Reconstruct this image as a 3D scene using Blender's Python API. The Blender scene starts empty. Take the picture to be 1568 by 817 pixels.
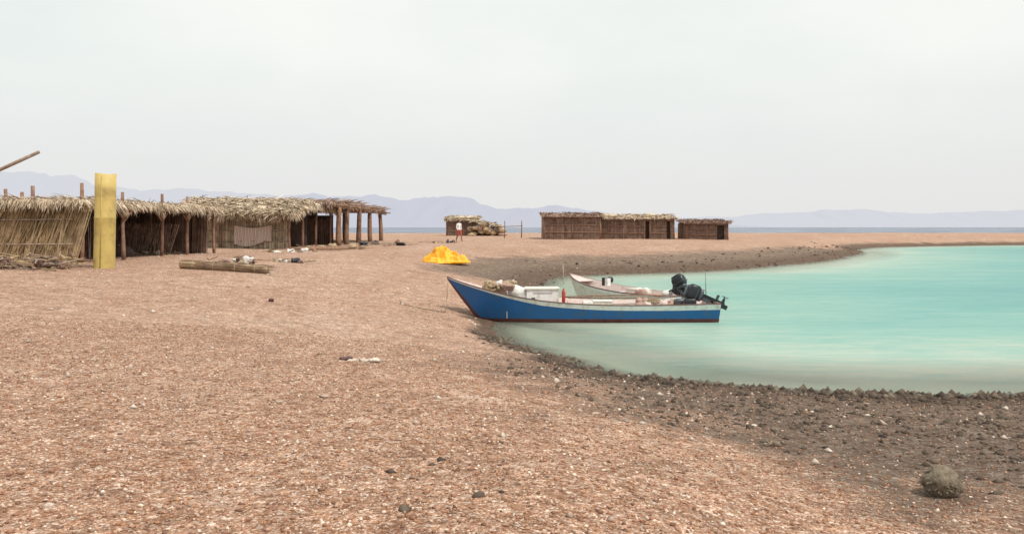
import bpy, math, random, numpy as np
from mathutils import Vector, Matrix, noise
random.seed(7); rng=np.random.default_rng(7)
R=random.uniform
scene=bpy.context.scene
# ------------------------------------------------------------------ terrain maths
shore=[(400,-30),(120,-6),(40,8),(20,11.6),(12,12.9),(7.6,13.16),(6.0,13.26),(4.19,13.69),(2.34,14.7),(1.14,16.1),(.3,18.2),(-.2,20.2),
 (-.5,22.2),(-.45,24.2),(-.05,27),(.45,32),(1.1,39),(2.57,45.0),(5,46.6),(11.97,51.4),(17.9,58.5),(25,69),(30.5,79),(34.5,88),(37.5,97),(44,108),(55,116),(74,124),(110,130),(180,134),(400,138)]
def catmull(p,n=6):
    out=[]
    for i in range(len(p)-1):
        a=np.array(p[max(i-1,0)],float);b=np.array(p[i],float);c=np.array(p[i+1],float);d=np.array(p[min(i+2,len(p)-1)],float)
        for k in range(n):
            t=k/n
            out.append(tuple(.5*((2*b)+(-a+c)*t+(2*a-5*b+4*c-d)*t*t+(-a+3*b-3*c+d)*t**3)))
    out.append(p[-1]); return out
SP=np.array(catmull(shore,5))
_wr=np.random.default_rng(3)
_wk=[(_wr.uniform(0,6.28),_wr.uniform(.6,2.2),_wr.uniform(0,6.28)) for _ in range(9)]
def wob(x,y,s):
    r=0
    for a,f,p in _wk: r=r+np.sin((x*math.cos(a)+y*math.sin(a))*f/s+p)
    return r/4.0
def sdf(x,y):
    x=np.asarray(x,float);y=np.asarray(y,float)
    dm=np.full(x.shape,1e9)
    for i in range(len(SP)-1):
        ax,ay=SP[i];bx,by=SP[i+1];dx=bx-ax;dy=by-ay
        t=np.clip(((x-ax)*dx+(y-ay)*dy)/(dx*dx+dy*dy),0,1)
        dm=np.minimum(dm,(x-ax-t*dx)**2+(y-ay-t*dy)**2)
    dm=np.sqrt(dm)
    ins=np.zeros(x.shape,bool)
    P=list(map(tuple,SP))
    for i in range(len(P)):
        ax,ay=P[i];bx,by=P[(i+1)%len(P)]
        if ay==by: continue
        c=((ay>y)!=(by>y))&(x<(bx-ax)*(y-ay)/(by-ay)+ax)
        ins^=c
    lag=np.where(ins,-dm,dm)
    lag=lag+.22*wob(x,y,1.1)*np.clip(1+y/60,1,3)*.6+.10*wob(y,x,.35)
    sea=192+5*np.sin(x/37.)+2*np.sin(x/11.)-y
    return np.minimum(lag,sea)
def sst(t): t=np.clip(t,0,1);return t*t*(3-2*t)
def Hd(x,y,d):
    dl=np.maximum(d,0);dw=np.minimum(d,0)
    Ls=8-3*sst((y-13)/14)+6*sst(x/3.)*sst((19-y)/5.)
    z=1.35*(1-np.exp(-dl/Ls))+(.04*wob(x,y,2.6)+.013*wob(y,x,.5)+.006*wob(x,y,.2))*np.clip(dl/2.5,0,1)
    z=z+.022*wob(x,y,.28)*np.clip(dl/.5,0,1)*sst(x/2.)*sst((18-y)/3)
    z=z-1.5*(1-np.exp(dw/10))
    return z
def H(x,y):
    return Hd(np.asarray(x,float),np.asarray(y,float),sdf(x,y))
def g(x,y): return float(H(np.array([x]),np.array([y]))[0])
# ------------------------------------------------------------------ materials
def newmat(name):
    m=bpy.data.materials.new(name);m.use_nodes=True
    nt=m.node_tree;b=nt.nodes['Principled BSDF'];return m,nt,b
def ramp(nt,stops,interp='LINEAR'):
    r=nt.nodes.new('ShaderNodeValToRGB');r.color_ramp.interpolation=interp
    e=r.color_ramp.elements
    while len(e)<len(stops): e.new(.5)
    for i,(p,c) in enumerate(stops):
        e[i].position=p;e[i].color=(*c,1)
    return r
def noise_n(nt,scale,vec=None,detail=4,rough=.6):
    n=nt.nodes.new('ShaderNodeTexNoise');n.inputs['Scale'].default_value=scale;n.inputs['Detail'].default_value=detail;n.inputs['Roughness'].default_value=rough
    if vec: nt.links.new(vec,n.inputs['Vector'])
    return n
def mixc(nt,f,a,b,mode='MIX'):
    n=nt.nodes.new('ShaderNodeMix');n.data_type='RGBA';n.blend_type=mode
    for s,v in ((0,f),(6,a),(7,b)):
        if isinstance(v,(int,float)): n.inputs[s].default_value=v
        elif isinstance(v,tuple): n.inputs[s].default_value=(*v,1)
        else: nt.links.new(v,n.inputs[s])
    return n.outputs[2]
def math_n(nt,op,a,b=0.,c=0.,clamp=False):
    n=nt.nodes.new('ShaderNodeMath');n.operation=op;n.use_clamp=clamp
    for i,v in enumerate((a,b,c)):
        if isinstance(v,(int,float)): n.inputs[i].default_value=v
        else: nt.links.new(v,n.inputs[i])
    return n.outputs[0]
def simple(name,col,rough=.6,var=.25,scale=6,bump=.2,dirt=None,metal=0,spec=.4):
    m,nt,b=newmat(name)
    tc=nt.nodes.new('ShaderNodeNewGeometry')
    n=noise_n(nt,scale,tc.outputs['Position'],6,.65)
    d=tuple(c*(1-var*1.6) for c in col) if dirt is None else dirt
    l=tuple(min(1,c*(1+var*.5)) for c in col)
    r=ramp(nt,[(.28,d),(.5,col),(.75,l)]);nt.links.new(n.outputs[0],r.inputs[0])
    nt.links.new(r.outputs[0],b.inputs['Base Color'])
    b.inputs['Roughness'].default_value=rough;b.inputs['Metallic'].default_value=metal
    b.inputs['Specular IOR Level'].default_value=spec
    bp=nt.nodes.new('ShaderNodeBump');bp.inputs['Strength'].default_value=bump;bp.inputs['Distance'].default_value=.02
    n2=noise_n(nt,scale*6,tc.outputs['Position'],4);nt.links.new(n2.outputs[0],bp.inputs['Height']);nt.links.new(bp.outputs[0],b.inputs['Normal'])
    return m
def island(name,cols,rough=.85,sc=3,spec=.2):
    m,nt,b=newmat(name)
    ge=nt.nodes.new('ShaderNodeNewGeometry')
    k=len(cols);r=ramp(nt,[(i/(k-1),c) for i,c in enumerate(cols)]);nt.links.new(ge.outputs['Random Per Island'],r.inputs[0])
    n=noise_n(nt,sc,ge.outputs['Position'],5);r2=ramp(nt,[(.3,(.55,.52,.5)),(.65,(1.1,1.08,1.05))]);nt.links.new(n.outputs[0],r2.inputs[0])
    nt.links.new(mixc(nt,1.,r.outputs[0],r2.outputs[0],'MULTIPLY'),b.inputs['Base Color'])
    b.inputs['Roughness'].default_value=rough;b.inputs['Specular IOR Level'].default_value=spec
    return m
M_reed=island('reed',[(.34,.24,.14),(.52,.40,.25),(.43,.32,.20),(.60,.48,.32),(.27,.18,.12)])
M_reedd=island('reed_weathered_hazed',[(.25,.165,.13),(.38,.27,.21),(.31,.21,.17),(.46,.34,.28),(.18,.12,.095)])  # weathered reed, colours lightened in place of haze over the far huts
M_thatch=island('thatch',[(.48,.38,.27),(.70,.60,.46),(.58,.48,.36),(.80,.71,.57),(.34,.25,.18)])
M_wood=island('old_wood',[(.21,.125,.09),(.30,.18,.12),(.26,.165,.125)],sc=8)
M_grey=island('driftwood',[(.24,.185,.145),(.40,.33,.27),(.32,.25,.20)],sc=8)
M_dark=simple('painted_interior_shade',(.10,.065,.055),.95,.4,3)  # dark colour painted in for the shade inside shelters and doorways
M_yel=simple('yellow_plastic',(.50,.375,.12),.55,.35,1.8,.3,dirt=(.28,.20,.08))
M_org=simple('orange_tarp',(.86,.42,.025),.5,.25,2.5,.3,dirt=(.74,.25,.01))
M_blue=simple('blue_paint',(.018,.115,.32),.5,.3,3.,.12,dirt=(.05,.115,.21))
M_white=simple('white_paint',(.72,.71,.68),.45,.14,5,.12,dirt=(.48,.44,.38))
M_cream=simple('cream_gelcoat',(.64,.61,.54),.5,.15,5,.15,dirt=(.42,.37,.29))
M_redb=simple('antifoul_red',(.12,.04,.035),.7,.35,6,.2)
M_rim=simple('rim_rubber',(.14,.08,.07),.6,.3,8)
M_inner=simple('boat_inner',(.60,.50,.46),.7,.2,5,.2,dirt=(.42,.27,.22))
M_black=simple('motor_black',(.02,.023,.028),.35,.3,10,.05)
M_greym=simple('motor_grey',(.10,.11,.12),.4,.3,10,.05,metal=.5)
M_red=simple('red_plastic',(.40,.045,.03),.5,.2,8)
M_net=simple('fishing_net',(.44,.33,.21),.95,.5,22,.9)
M_pink=simple('pink_net',(.46,.30,.24),.95,.5,22,.9)
M_cloth=simple('white_cloth',(.66,.64,.60),.9,.25,4,.3)
M_rope=simple('rope',(.34,.26,.17),.9,.3,20)
M_rock=simple('beach_rock',(.20,.155,.12),.95,.5,9,1.0)
M_algae=simple('algae_rock',(.30,.245,.175),.95,.5,30,1.0,dirt=(.15,.115,.08))
M_dkrock=island('shore_rock',[(.055,.04,.034),(.12,.092,.072),(.085,.066,.052),(.21,.165,.125),(.10,.068,.052)],sc=14)
M_coral=island('coral_bits',[(.62,.54,.46),(.45,.32,.25),(.72,.66,.58),(.36,.22,.16)],sc=20)
M_peb=island('pebbles',[(.36,.17,.10),(.46,.26,.16),(.25,.125,.08),(.52,.33,.23),(.40,.20,.11),(.82,.71,.60),(.44,.24,.145),(.20,.11,.08),(.66,.50,.40)],sc=30)
M_skin=simple('skin',(.22,.11,.07),.6,.1,10,.05)
M_hair=simple('hair',(.015,.01,.008),.8,.2,30)
M_pat,nt,b=newmat('patterned_cloth')
ge=nt.nodes.new('ShaderNodeNewGeometry')
wv=nt.nodes.new('ShaderNodeTexWave');wv.inputs['Scale'].default_value=1.7;wv.inputs['Distortion'].default_value=6;wv.inputs['Detail'].default_value=3
nt.links.new(ge.outputs['Position'],wv.inputs['Vector'])
rp=ramp(nt,[(.25,(.56,.48,.41)),(.55,(.32,.14,.12)),(.8,(.50,.40,.34))]);nt.links.new(wv.outputs[0],rp.inputs[0]);nt.links.new(rp.outputs[0],b.inputs['Base Color']);b.inputs['Roughness'].default_value=.95
# ------------------------------------------------------------------ mesh builder
class MB:
    def __init__(s): s.v=[];s.f=[];s.mi=[];s.sm=[];s.mats=[];s.M=Matrix.Identity(4)
    def add(s,vs,fs,mat,smooth=False):
        if mat not in s.mats: s.mats.append(mat)
        k=s.mats.index(mat);o=len(s.v)
        for p in vs: s.v.append(tuple(s.M@Vector(p)))
        for q in fs: s.f.append([o+i for i in q]);s.mi.append(k);s.sm.append(smooth)
    def box(s,c,sz,mat,Rm=None,jit=0):
        vs=[]
        for i in (-1,1):
            for j in (-1,1):
                for k in (-1,1):
                    p=Vector((i*sz[0]/2+R(-jit,jit),j*sz[1]/2+R(-jit,jit),k*sz[2]/2+R(-jit,jit)))
                    if Rm: p=Rm@p
                    vs.append(Vector(c)+p)
        s.add(vs,[(0,1,3,2),(4,6,7,5),(0,4,5,1),(2,3,7,6),(0,2,6,4),(1,5,7,3)],mat)
    def cyl(s,a,b,r0,r1,mat,n=8,bend=0,seg=1):
        a=Vector(a);b=Vector(b);d=(b-a);L=d.length
        if L<1e-6:return
        d/=L;u=d.orthogonal().normalized();w=d.cross(u)
        off=u*R(-1,1)*bend+w*R(-1,1)*bend
        vs=[];fs=[]
        for k in range(seg+1):
            t=k/seg;c=a+(b-a)*t+off*math.sin(math.pi*t);r=r0+(r1-r0)*t
            if seg>1: r*=R(.9,1.1)
            for i in range(n):
                an=6.2832*i/n;vs.append(c+u*math.cos(an)*r+w*math.sin(an)*r)
        for k in range(seg):
            for i in range(n):
                j=(i+1)%n;fs.append((k*n+i,k*n+j,(k+1)*n+j,(k+1)*n+i))
        fs.append(tuple(range(n))[::-1]);fs.append(tuple(range(seg*n,seg*n+n)))
        s.add(vs,fs,mat,n>5)
    def sup(s,c,sz,mat,e=.35,Rm=None,nu=10,nv=18,nz=0,nf=2,seed=0,flat=None):
        def pw(v): return math.copysign(abs(v)**e,v)
        vs=[];fs=[]
        for i in range(nu+1):
            ph=-math.pi/2+math.pi*i/nu
            for j in range(nv):
                th=2*math.pi*j/nv
                p=Vector((pw(math.cos(ph))*pw(math.cos(th))*sz[0]/2,pw(math.cos(ph))*pw(math.sin(th))*sz[1]/2,pw(math.sin(ph))*sz[2]/2))
                if nz:
                    q=Vector((p.x,p.y,p.z))*nf+Vector((seed*7.3,seed*3.1,seed))
                    kk=1+nz*(noise.noise(q)*1.2+.6*noise.noise(q*2.3)+.4*noise.noise(q*5))
                    p*=kk
                if flat is not None and p.z<flat: p.z=flat
                if Rm: p=Rm@p
                vs.append(Vector(c)+p)
        for i in range(nu):
            for j in range(nv):
                k=(j+1)%nv;fs.append((i*nv+j,i*nv+k,(i+1)*nv+k,(i+1)*nv+j))
        s.add(vs,fs,mat,True)
    def blade(s,a,b,w,mat,droop=0):
        a=Vector(a);b=Vector(b);d=b-a;sd=d.cross(Vector((R(-1,1),R(-1,1),R(-1,1))))
        if sd.length<1e-6:return
        sd=sd.normalized()*w/2;m=(a+b)/2+Vector((0,0,droop))
        s.add([a-sd,a+sd,m+sd*.9,b,m-sd*.9],[(0,1,2,4),(4,2,3)],mat)
    def build(s,name,parent=None):
        me=bpy.data.meshes.new(name);me.from_pydata(s.v,[],s.f)
        for m in s.mats: me.materials.append(m)
        me.polygons.foreach_set('material_index',s.mi);me.polygons.foreach_set('use_smooth',s.sm);me.update()
        o=bpy.data.objects.new(name,me);scene.collection.objects.link(o)
        if parent:o.parent=parent
        return o
def empty(name):
    o=bpy.data.objects.new(name,None);scene.collection.objects.link(o);return o
# ------------------------------------------------------------------ ground + water grids
N1,N2=660,700
u=np.linspace(-1,1,N1);bx=math.asinh(9000/6.)
X=2+6*np.sinh(u*bx)
v=np.linspace(-.62,1,N2);by=math.asinh(9000/6.)
Y=9+6*np.sinh(v*by)
GX,GY=np.meshgrid(X,Y)
D=sdf(GX,GY);Z=Hd(GX,GY,D)
def grid_mesh(name,zz,keep=None):
    me=bpy.data.meshes.new(name)
    co=np.stack([GX,GY,zz],-1).reshape(-1,3)
    idx=np.arange(N1*N2).reshape(N2,N1)
    q=np.stack([idx[:-1,:-1],idx[:-1,1:],idx[1:,1:],idx[1:,:-1]],-1).reshape(-1,4)
    if keep is not None:
        k=(keep[:-1,:-1]|keep[:-1,1:]|keep[1:,1:]|keep[1:,:-1]).reshape(-1);q=q[k]
    used=np.unique(q);mp=-np.ones(N1*N2,int);mp[used]=np.arange(len(used));q=mp[q];co=co[used]
    me.vertices.add(len(co));me.vertices.foreach_set('co',co.ravel())
    me.loops.add(q.size);me.loops.foreach_set('vertex_index',q.ravel().astype(np.int32))
    me.polygons.add(len(q));me.polygons.foreach_set('loop_start',np.arange(0,q.size,4,dtype=np.int32))
    me.update(calc_edges=True);me.polygons.foreach_set('use_smooth',np.ones(len(q),bool))
    return me,used
me,us=grid_mesh('beach_ground',Z)
def attr(me,n,a,us):
    t=me.attributes.new(n,'FLOAT','POINT');t.data.foreach_set('value',a.reshape(-1)[us].astype(np.float32))
attr(me,'shore',D,us)
xl=lambda y: np.interp(y,[3,4.6,5.8,6.9,8.3,10,12,14,16],[6.5,4.8,3.6,2.7,1.7,.9,.3,.0,.2])
def wetf(x,y,d):
    near=np.clip(.55+.18*(x-xl(y)),0,.90)*(d<12)*(d>-3)
    near=np.maximum(near,np.clip(1.45-d/2.4,0,1.2)*np.clip((x+1)/2.5,.5,1))
    far=np.clip(1.5-d/5.,0,1.3)
    thin=np.clip(1.25-d/.9,0,1.1)
    tip=np.clip(1.3-d/2.6,0,1)
    w=np.where(y<17,near,np.where(y<34,thin,np.where(y<80,far,tip)))
    t=np.clip((y-15)/4,0,1);w=np.where((y>15)&(y<19),near*(1-t)+thin*t,w)
    t=np.clip((y-32)/7,0,1);w=np.where((y>32)&(y<39),thin*(1-t)+far*t,w)
    return w
attr(me,'wet',wetf(GX,GY,D),us)
# coarse orange shingle bed on the near beach, paler sandy shell bed inland
attr(me,'shingle',sst((15-np.hypot(GX*.7,GY)+1.5*wob(GX,GY,2.))/9.),us)
ground=bpy.data.objects.new('beach_ground',me);scene.collection.objects.link(ground)
m,nt,b=newmat('beach_gravel_mat')
ge=nt.nodes.new('ShaderNodeNewGeometry');pos=ge.outputs['Position']
def vor(sc,vec=pos):
    n=nt.nodes.new('ShaderNodeTexVoronoi');n.inputs['Scale'].default_value=sc;nt.links.new(vec,n.inputs['Vector']);return n
def sepr(c):
    n=nt.nodes.new('ShaderNodeSeparateColor');nt.links.new(c,n.inputs[0]);return n.outputs
mp=nt.nodes.new('ShaderNodeMapping');mp.inputs['Scale'].default_value=(1,.45,1);mp.inputs['Rotation'].default_value=(0,0,.5);nt.links.new(pos,mp.inputs['Vector'])
big=noise_n(nt,.35,mp.outputs[0],7,.65);mid=noise_n(nt,2.2,pos,7,.7);fine=noise_n(nt,11,pos,5,.75)
base=ramp(nt,[(.3,(.29,.155,.095)),(.45,(.38,.225,.155)),(.57,(.46,.305,.225)),(.70,(.56,.42,.335))]);nt.links.new(big.outputs[0],base.inputs[0])
asg=nt.nodes.new('ShaderNodeAttribute');asg.attribute_name='shingle'
base2=ramp(nt,[(.3,(.22,.10,.05)),(.5,(.33,.17,.095)),(.68,(.44,.26,.17))]);nt.links.new(mid.outputs[0],base2.inputs[0])
bc=mixc(nt,math_n(nt,'MULTIPLY',asg.outputs['Fac'],.7),base.outputs[0],base2.outputs[0])
v1=vor(32);v2=vor(72);v3=vor(13)
pr=ramp(nt,[(0,(.12,.055,.035)),(.15,(.35,.165,.085)),(.38,(.43,.215,.115)),(.55,(.50,.31,.21)),(.70,(.25,.115,.07)),(.82,(.62,.46,.35)),(.92,(.90,.80,.70))],'CONSTANT')
nt.links.new(sepr(v1.outputs['Color'])[0],pr.inputs[0])
pr2=ramp(nt,[(0,(.16,.075,.045)),(.3,(.38,.205,.125)),(.6,(.48,.31,.215)),(.85,(.88,.76,.65))],'CONSTANT');nt.links.new(sepr(v2.outputs['Color'])[1],pr2.inputs[0])
pr3=ramp(nt,[(0,(.62,.58,.56)),(.3,(.9,.88,.86)),(.6,(1.05,1.05,1.05)),(.9,(1.35,1.38,1.4))]);nt.links.new(sepr(v3.outputs['Color'])[2],pr3.inputs[0])
c=mixc(nt,.48,bc,pr.outputs[0]);c=mixc(nt,.42,c,pr2.outputs[0])
c=mixc(nt,.5,c,pr3.outputs[0],'MULTIPLY')
fr_=ramp(nt,[(.3,(.64,.60,.58)),(.5,(1,1,1)),(.68,(1.3,1.32,1.34))]);nt.links.new(fine.outputs[0],fr_.inputs[0])
c=mixc(nt,.85,c,fr_.outputs[0],'MULTIPLY')
mr=ramp(nt,[(.3,(.70,.65,.63)),(.5,(1,1,1)),(.7,(1.18,1.2,1.21))]);nt.links.new(mid.outputs[0],mr.inputs[0])
c=mixc(nt,1.,c,mr.outputs[0],'MULTIPLY')
pn=noise_n(nt,1.1,pos,8,.7);pk=ramp(nt,[(.60,(0,0,0)),(.68,(1,1,1))]);nt.links.new(pn.outputs[0],pk.inputs[0])
c=mixc(nt,math_n(nt,'MULTIPLY',pk.outputs[0],.4),c,(.60,.48,.40))
at=nt.nodes.new('ShaderNodeAttribute');at.attribute_name='wet'
wn=noise_n(nt,.8,pos,9,.72)
wf=math_n(nt,'ADD',at.outputs['Fac'],math_n(nt,'MULTIPLY',math_n(nt,'SUBTRACT',wn.outputs[0],.5),1.8))
wr=ramp(nt,[(.34,(0,0,0)),(.74,(1,1,1))]);nt.links.new(wf,wr.inputs[0])
dn=noise_n(nt,4.5,pos,9,.78)
dk=ramp(nt,[(.30,(.042,.032,.026)),(.43,(.095,.073,.057)),(.54,(.165,.13,.10)),(.64,(.31,.255,.20)),(.73,(.56,.48,.39))]);nt.links.new(dn.outputs[0],dk.inputs[0])
dk2=mixc(nt,.18,dk.outputs[0],pr.outputs[0])
# freshly wetted strip at the water's edge is darker, browner weed and mud
a2=nt.nodes.new('ShaderNodeAttribute');a2.attribute_name='shore'
ed_=ramp(nt,[(.0,(1,1,1)),(.5,(1,1,1)),(1,(0,0,0))]);nt.links.new(math_n(nt,'ADD',math_n(nt,'MULTIPLY',a2.outputs['Fac'],.35),math_n(nt,'MULTIPLY',wn.outputs[0],.35)),ed_.inputs[0])
dk2=mixc(nt,math_n(nt,'MULTIPLY',ed_.outputs[0],.8),dk2,mixc(nt,1.,dk2,(.48,.42,.37),'MULTIPLY'))
c=mixc(nt,math_n(nt,'MULTIPLY',wr.outputs[0],.92),c,dk2)
uw=ramp(nt,[(0,(1,1,1)),(.5,(0,0,0))]);nt.links.new(math_n(nt,'ADD',math_n(nt,'MULTIPLY',a2.outputs['Fac'],.8),.75),uw.inputs[0])
c=mixc(nt,uw.outputs[0],c,mixc(nt,fine.outputs[0],(.42,.40,.31),(.60,.58,.48)))
nt.links.new(c,b.inputs['Base Color']);b.inputs['Roughness'].default_value=.9;b.inputs['Specular IOR Level'].default_value=.2
bh=math_n(nt,'ADD',math_n(nt,'MULTIPLY',v1.outputs['Distance'],-1.),math_n(nt,'MULTIPLY',v2.outputs['Distance'],-.5))
bh=math_n(nt,'ADD',bh,math_n(nt,'MULTIPLY',mid.outputs[0],1.8));bh=math_n(nt,'ADD',bh,math_n(nt,'MULTIPLY',math_n(nt,'MULTIPLY',dn.outputs[0],wr.outputs[0]),5.))
bh=math_n(nt,'ADD',bh,math_n(nt,'MULTIPLY',fine.outputs[0],1.6))
bp=nt.nodes.new('ShaderNodeBump');bp.inputs['Strength'].default_value=1.;bp.inputs['Distance'].default_value=.018
nt.links.new(bh,bp.inputs['Height']);nt.links.new(bp.outputs[0],b.inputs['Normal'])
me.materials.append(m)
# water
me2,us2=grid_mesh('water',np.zeros_like(Z),D<1.2)
attr(me2,'depth',-D,us2)
seam=np.clip((GY-165)/20,0,1);attr(me2,'sea',seam,us2)
water=bpy.data.objects.new('lagoon_water',me2);scene.collection.objects.link(water)
m,nt,b=newmat('water_mat');nt.nodes.remove(b);out=nt.nodes['Material Output']
ge=nt.nodes.new('ShaderNodeNewGeometry');pos=ge.outputs['Position']
ad=nt.nodes.new('ShaderNodeAttribute');ad.attribute_name='depth';asea=nt.nodes.new('ShaderNodeAttribute');asea.attribute_name='sea'
mp=nt.nodes.new('ShaderNodeMapping');mp.inputs['Scale'].default_value=(.3,1,1);nt.links.new(pos,mp.inputs['Vector'])
ln=noise_n(nt,.25,mp.outputs[0],9,.72)
mp3=nt.nodes.new('ShaderNodeMapping');mp3.inputs['Scale'].default_value=(.45,1.5,1);nt.links.new(pos,mp3.inputs['Vector'])
ln2=noise_n(nt,1.8,mp3.outputs[0],7,.72)
dd=math_n(nt,'ADD',math_n(nt,'MULTIPLY',ad.outputs['Fac'],.045),math_n(nt,'MULTIPLY',math_n(nt,'SUBTRACT',ln.outputs[0],.5),.95))
dd=math_n(nt,'ADD',dd,math_n(nt,'MULTIPLY',math_n(nt,'SUBTRACT',ln2.outputs[0],.5),.65))
cr=ramp(nt,[(0,(.46,.49,.39)),(.12,(.37,.47,.39)),(.34,(.235,.42,.36)),(.62,(.155,.365,.33)),(1,(.105,.305,.295))]);nt.links.new(dd,cr.inputs[0])
mps=nt.nodes.new('ShaderNodeMapping');mps.inputs['Scale'].default_value=(.02,.10,1);nt.links.new(pos,mps.inputs['Vector'])
fn=noise_n(nt,1.,mps.outputs[0],5,.65)
fr=ramp(nt,[(.0,(.09,.12,.185)),(.54,(.12,.155,.22)),(.60,(.55,.56,.57))]);nt.links.new(fn.outputs[0],fr.inputs[0])
col=mixc(nt,asea.outputs['Fac'],cr.outputs[0],fr.outputs[0])
df=nt.nodes.new('ShaderNodeBsdfDiffuse');nt.links.new(col,df.inputs['Color'])
gl=nt.nodes.new('ShaderNodeBsdfGlossy');gl.inputs['Roughness'].default_value=.10
tr=nt.nodes.new('ShaderNodeBsdfTransparent');tr.inputs['Color'].default_value=(.88,.97,.93,1)
bp=nt.nodes.new('ShaderNodeBump');bp.inputs['Strength'].default_value=.8;bp.inputs['Distance'].default_value=.05
mpw=nt.nodes.new('ShaderNodeMapping');mpw.inputs['Scale'].default_value=(.5,1.6,1);nt.links.new(pos,mpw.inputs['Vector'])
w1=noise_n(nt,2.6,mpw.outputs[0],7,.68);nt.links.new(w1.outputs[0],bp.inputs['Height'])
nt.links.new(bp.outputs[0],gl.inputs['Normal']);nt.links.new(bp.outputs[0],df.inputs['Normal'])
al=ramp(nt,[(0,(.15,.15,.15)),(1,(1,1,1))]);nt.links.new(math_n(nt,'MULTIPLY',ad.outputs['Fac'],.25),al.inputs[0])
mx=nt.nodes.new('ShaderNodeMixShader');nt.links.new(al.outputs[0],mx.inputs[0]);nt.links.new(tr.outputs[0],mx.inputs[1]);nt.links.new(df.outputs[0],mx.inputs[2])
fs=nt.nodes.new('ShaderNodeFresnel');fs.inputs[0].default_value=1.33;nt.links.new(bp.outputs[0],fs.inputs['Normal'])
ff=math_n(nt,'MULTIPLY',fs.outputs[0],.45,clamp=True)
mx2=nt.nodes.new('ShaderNodeMixShader');nt.links.new(ff,mx2.inputs[0]);nt.links.new(mx.outputs[0],mx2.inputs[1]);nt.links.new(gl.outputs[0],mx2.inputs[2])
nt.links.new(mx2.outputs[0],out.inputs[0]);me2.materials.append(m)
# ------------------------------------------------------------------ hills
def hills(name,D0,prof,haze,seed):
    px=np.array([p[0] for p in prof],float);py=np.array([p[1] for p in prof],float)
    xs=np.linspace(px[0],px[-1],520)
    hh=np.interp(xs,px,py)
    vs=[];fs=[];rows=[(-1500,0),(-1000,.22),(-600,.5),(-250,.8),(0,1),(500,.6),(1300,0)]
    for r,(oy,k) in enumerate(rows):
        for i,x in enumerate(xs):
            h=max(0,(347-hh[i])/1358*D0)
            n=noise.fractal(Vector((x*.02+seed,oy*.002,seed)),.8,2.2,6)
            z=h*k*(1+.14*n+(.3*noise.noise(Vector((x*.05,oy*.003,seed))) if k<1 else 0))-3
            vs.append(((x-784)/1358*D0,D0+oy+60*n,z))
    n=len(xs)
    for r in range(len(rows)-1):
        for i in range(n-1): fs.append((r*n+i,r*n+i+1,(r+1)*n+i+1,(r+1)*n+i))
    me=bpy.data.meshes.new(name);me.from_pydata(vs,[],fs)
    o=bpy.data.objects.new(name,me);scene.collection.objects.link(o)
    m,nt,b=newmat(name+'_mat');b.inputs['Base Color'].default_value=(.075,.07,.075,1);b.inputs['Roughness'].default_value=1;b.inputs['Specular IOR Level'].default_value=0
    b.inputs['Emission Color'].default_value=(*haze,1);b.inputs['Emission Strength'].default_value=1.  # haze in front of the hills painted on as emission
    me.materials.append(m)
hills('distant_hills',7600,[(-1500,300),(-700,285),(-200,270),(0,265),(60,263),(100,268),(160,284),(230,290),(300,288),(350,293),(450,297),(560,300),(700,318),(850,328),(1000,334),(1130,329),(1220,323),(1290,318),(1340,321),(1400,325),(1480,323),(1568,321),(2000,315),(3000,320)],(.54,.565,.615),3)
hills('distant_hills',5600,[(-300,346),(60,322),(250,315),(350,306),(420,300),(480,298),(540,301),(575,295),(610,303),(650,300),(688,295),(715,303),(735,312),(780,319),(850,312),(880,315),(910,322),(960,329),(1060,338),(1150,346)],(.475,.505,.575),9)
# ------------------------------------------------------------------ gravel scatter
def scatter(name,xs,ys,s0,mat,flat=.6,sink=.2):
    n=len(xs);zs=H(xs,ys)
    octv=np.array([(1,0,0),(0,1,0),(-1,0,0),(0,-1,0),(0,0,1),(0,0,-1)],float)
    tri=np.array([(0,1,4),(1,2,4),(2,3,4),(3,0,4),(1,0,5),(2,1,5),(3,2,5),(0,3,5)])
    V=octv[None]*(1+rng.uniform(-.35,.35,(n,6,1)))+rng.uniform(-.2,.2,(n,6,3))
    V=V*s0[:,None,None]*np.stack([rng.uniform(.7,1.4,n),rng.uniform(.6,1,n),rng.uniform(.35,.8,n)*flat/.6],-1)[:,None,:]
    a=rng.uniform(0,6.28,n);ca,sa=np.cos(a)[:,None],np.sin(a)[:,None]
    x=V[...,0]*ca-V[...,1]*sa;y=V[...,0]*sa+V[...,1]*ca
    V=np.stack([x+xs[:,None],y+ys[:,None],V[...,2]+zs[:,None]+(s0*sink)[:,None]],-1).reshape(-1,3)
    F=(tri[None]+np.arange(n)[:,None,None]*6).reshape(-1,3)
    me=bpy.data.meshes.new(name);me.vertices.add(len(V));me.vertices.foreach_set('co',V.ravel())
    me.loops.add(F.size);me.loops.foreach_set('vertex_index',F.ravel().astype(np.int32))
    me.polygons.add(len(F));me.polygons.foreach_set('loop_start',np.arange(0,F.size,3,dtype=np.int32));me.update(calc_edges=True)
    me.materials.append(mat);o=bpy.data.objects.new(name,me);scene.collection.objects.link(o)
n=140000
xs=rng.uniform(-9,9,n);ys=2.5+13*rng.uniform(0,1,n)**1.5;d=sdf(xs,ys);k=(d>.6)&(rng.uniform(0,1,n)>.85*wetf(xs,ys,d));xs,ys=xs[k],ys[k]
scatter('beach_gravel',xs,ys,.005+.016*rng.uniform(0,1,len(xs))**2.5,M_peb)
n=6000
xs=rng.uniform(-16,9,n);ys=rng.uniform(3,48,n);d=sdf(xs,ys);k=(d>.3)&(wob(xs,ys,3.)+rng.uniform(-1,1,n)>.0);xs,ys=xs[k],ys[k]
scatter('coral_rubble',xs,ys,.012+.045*rng.uniform(0,1,len(xs))**4,M_coral)
n=90000
xs=rng.uniform(-1,16,n);ys=rng.uniform(3.5,20,n);d=sdf(xs,ys);w=wetf(xs,ys,d)
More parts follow.
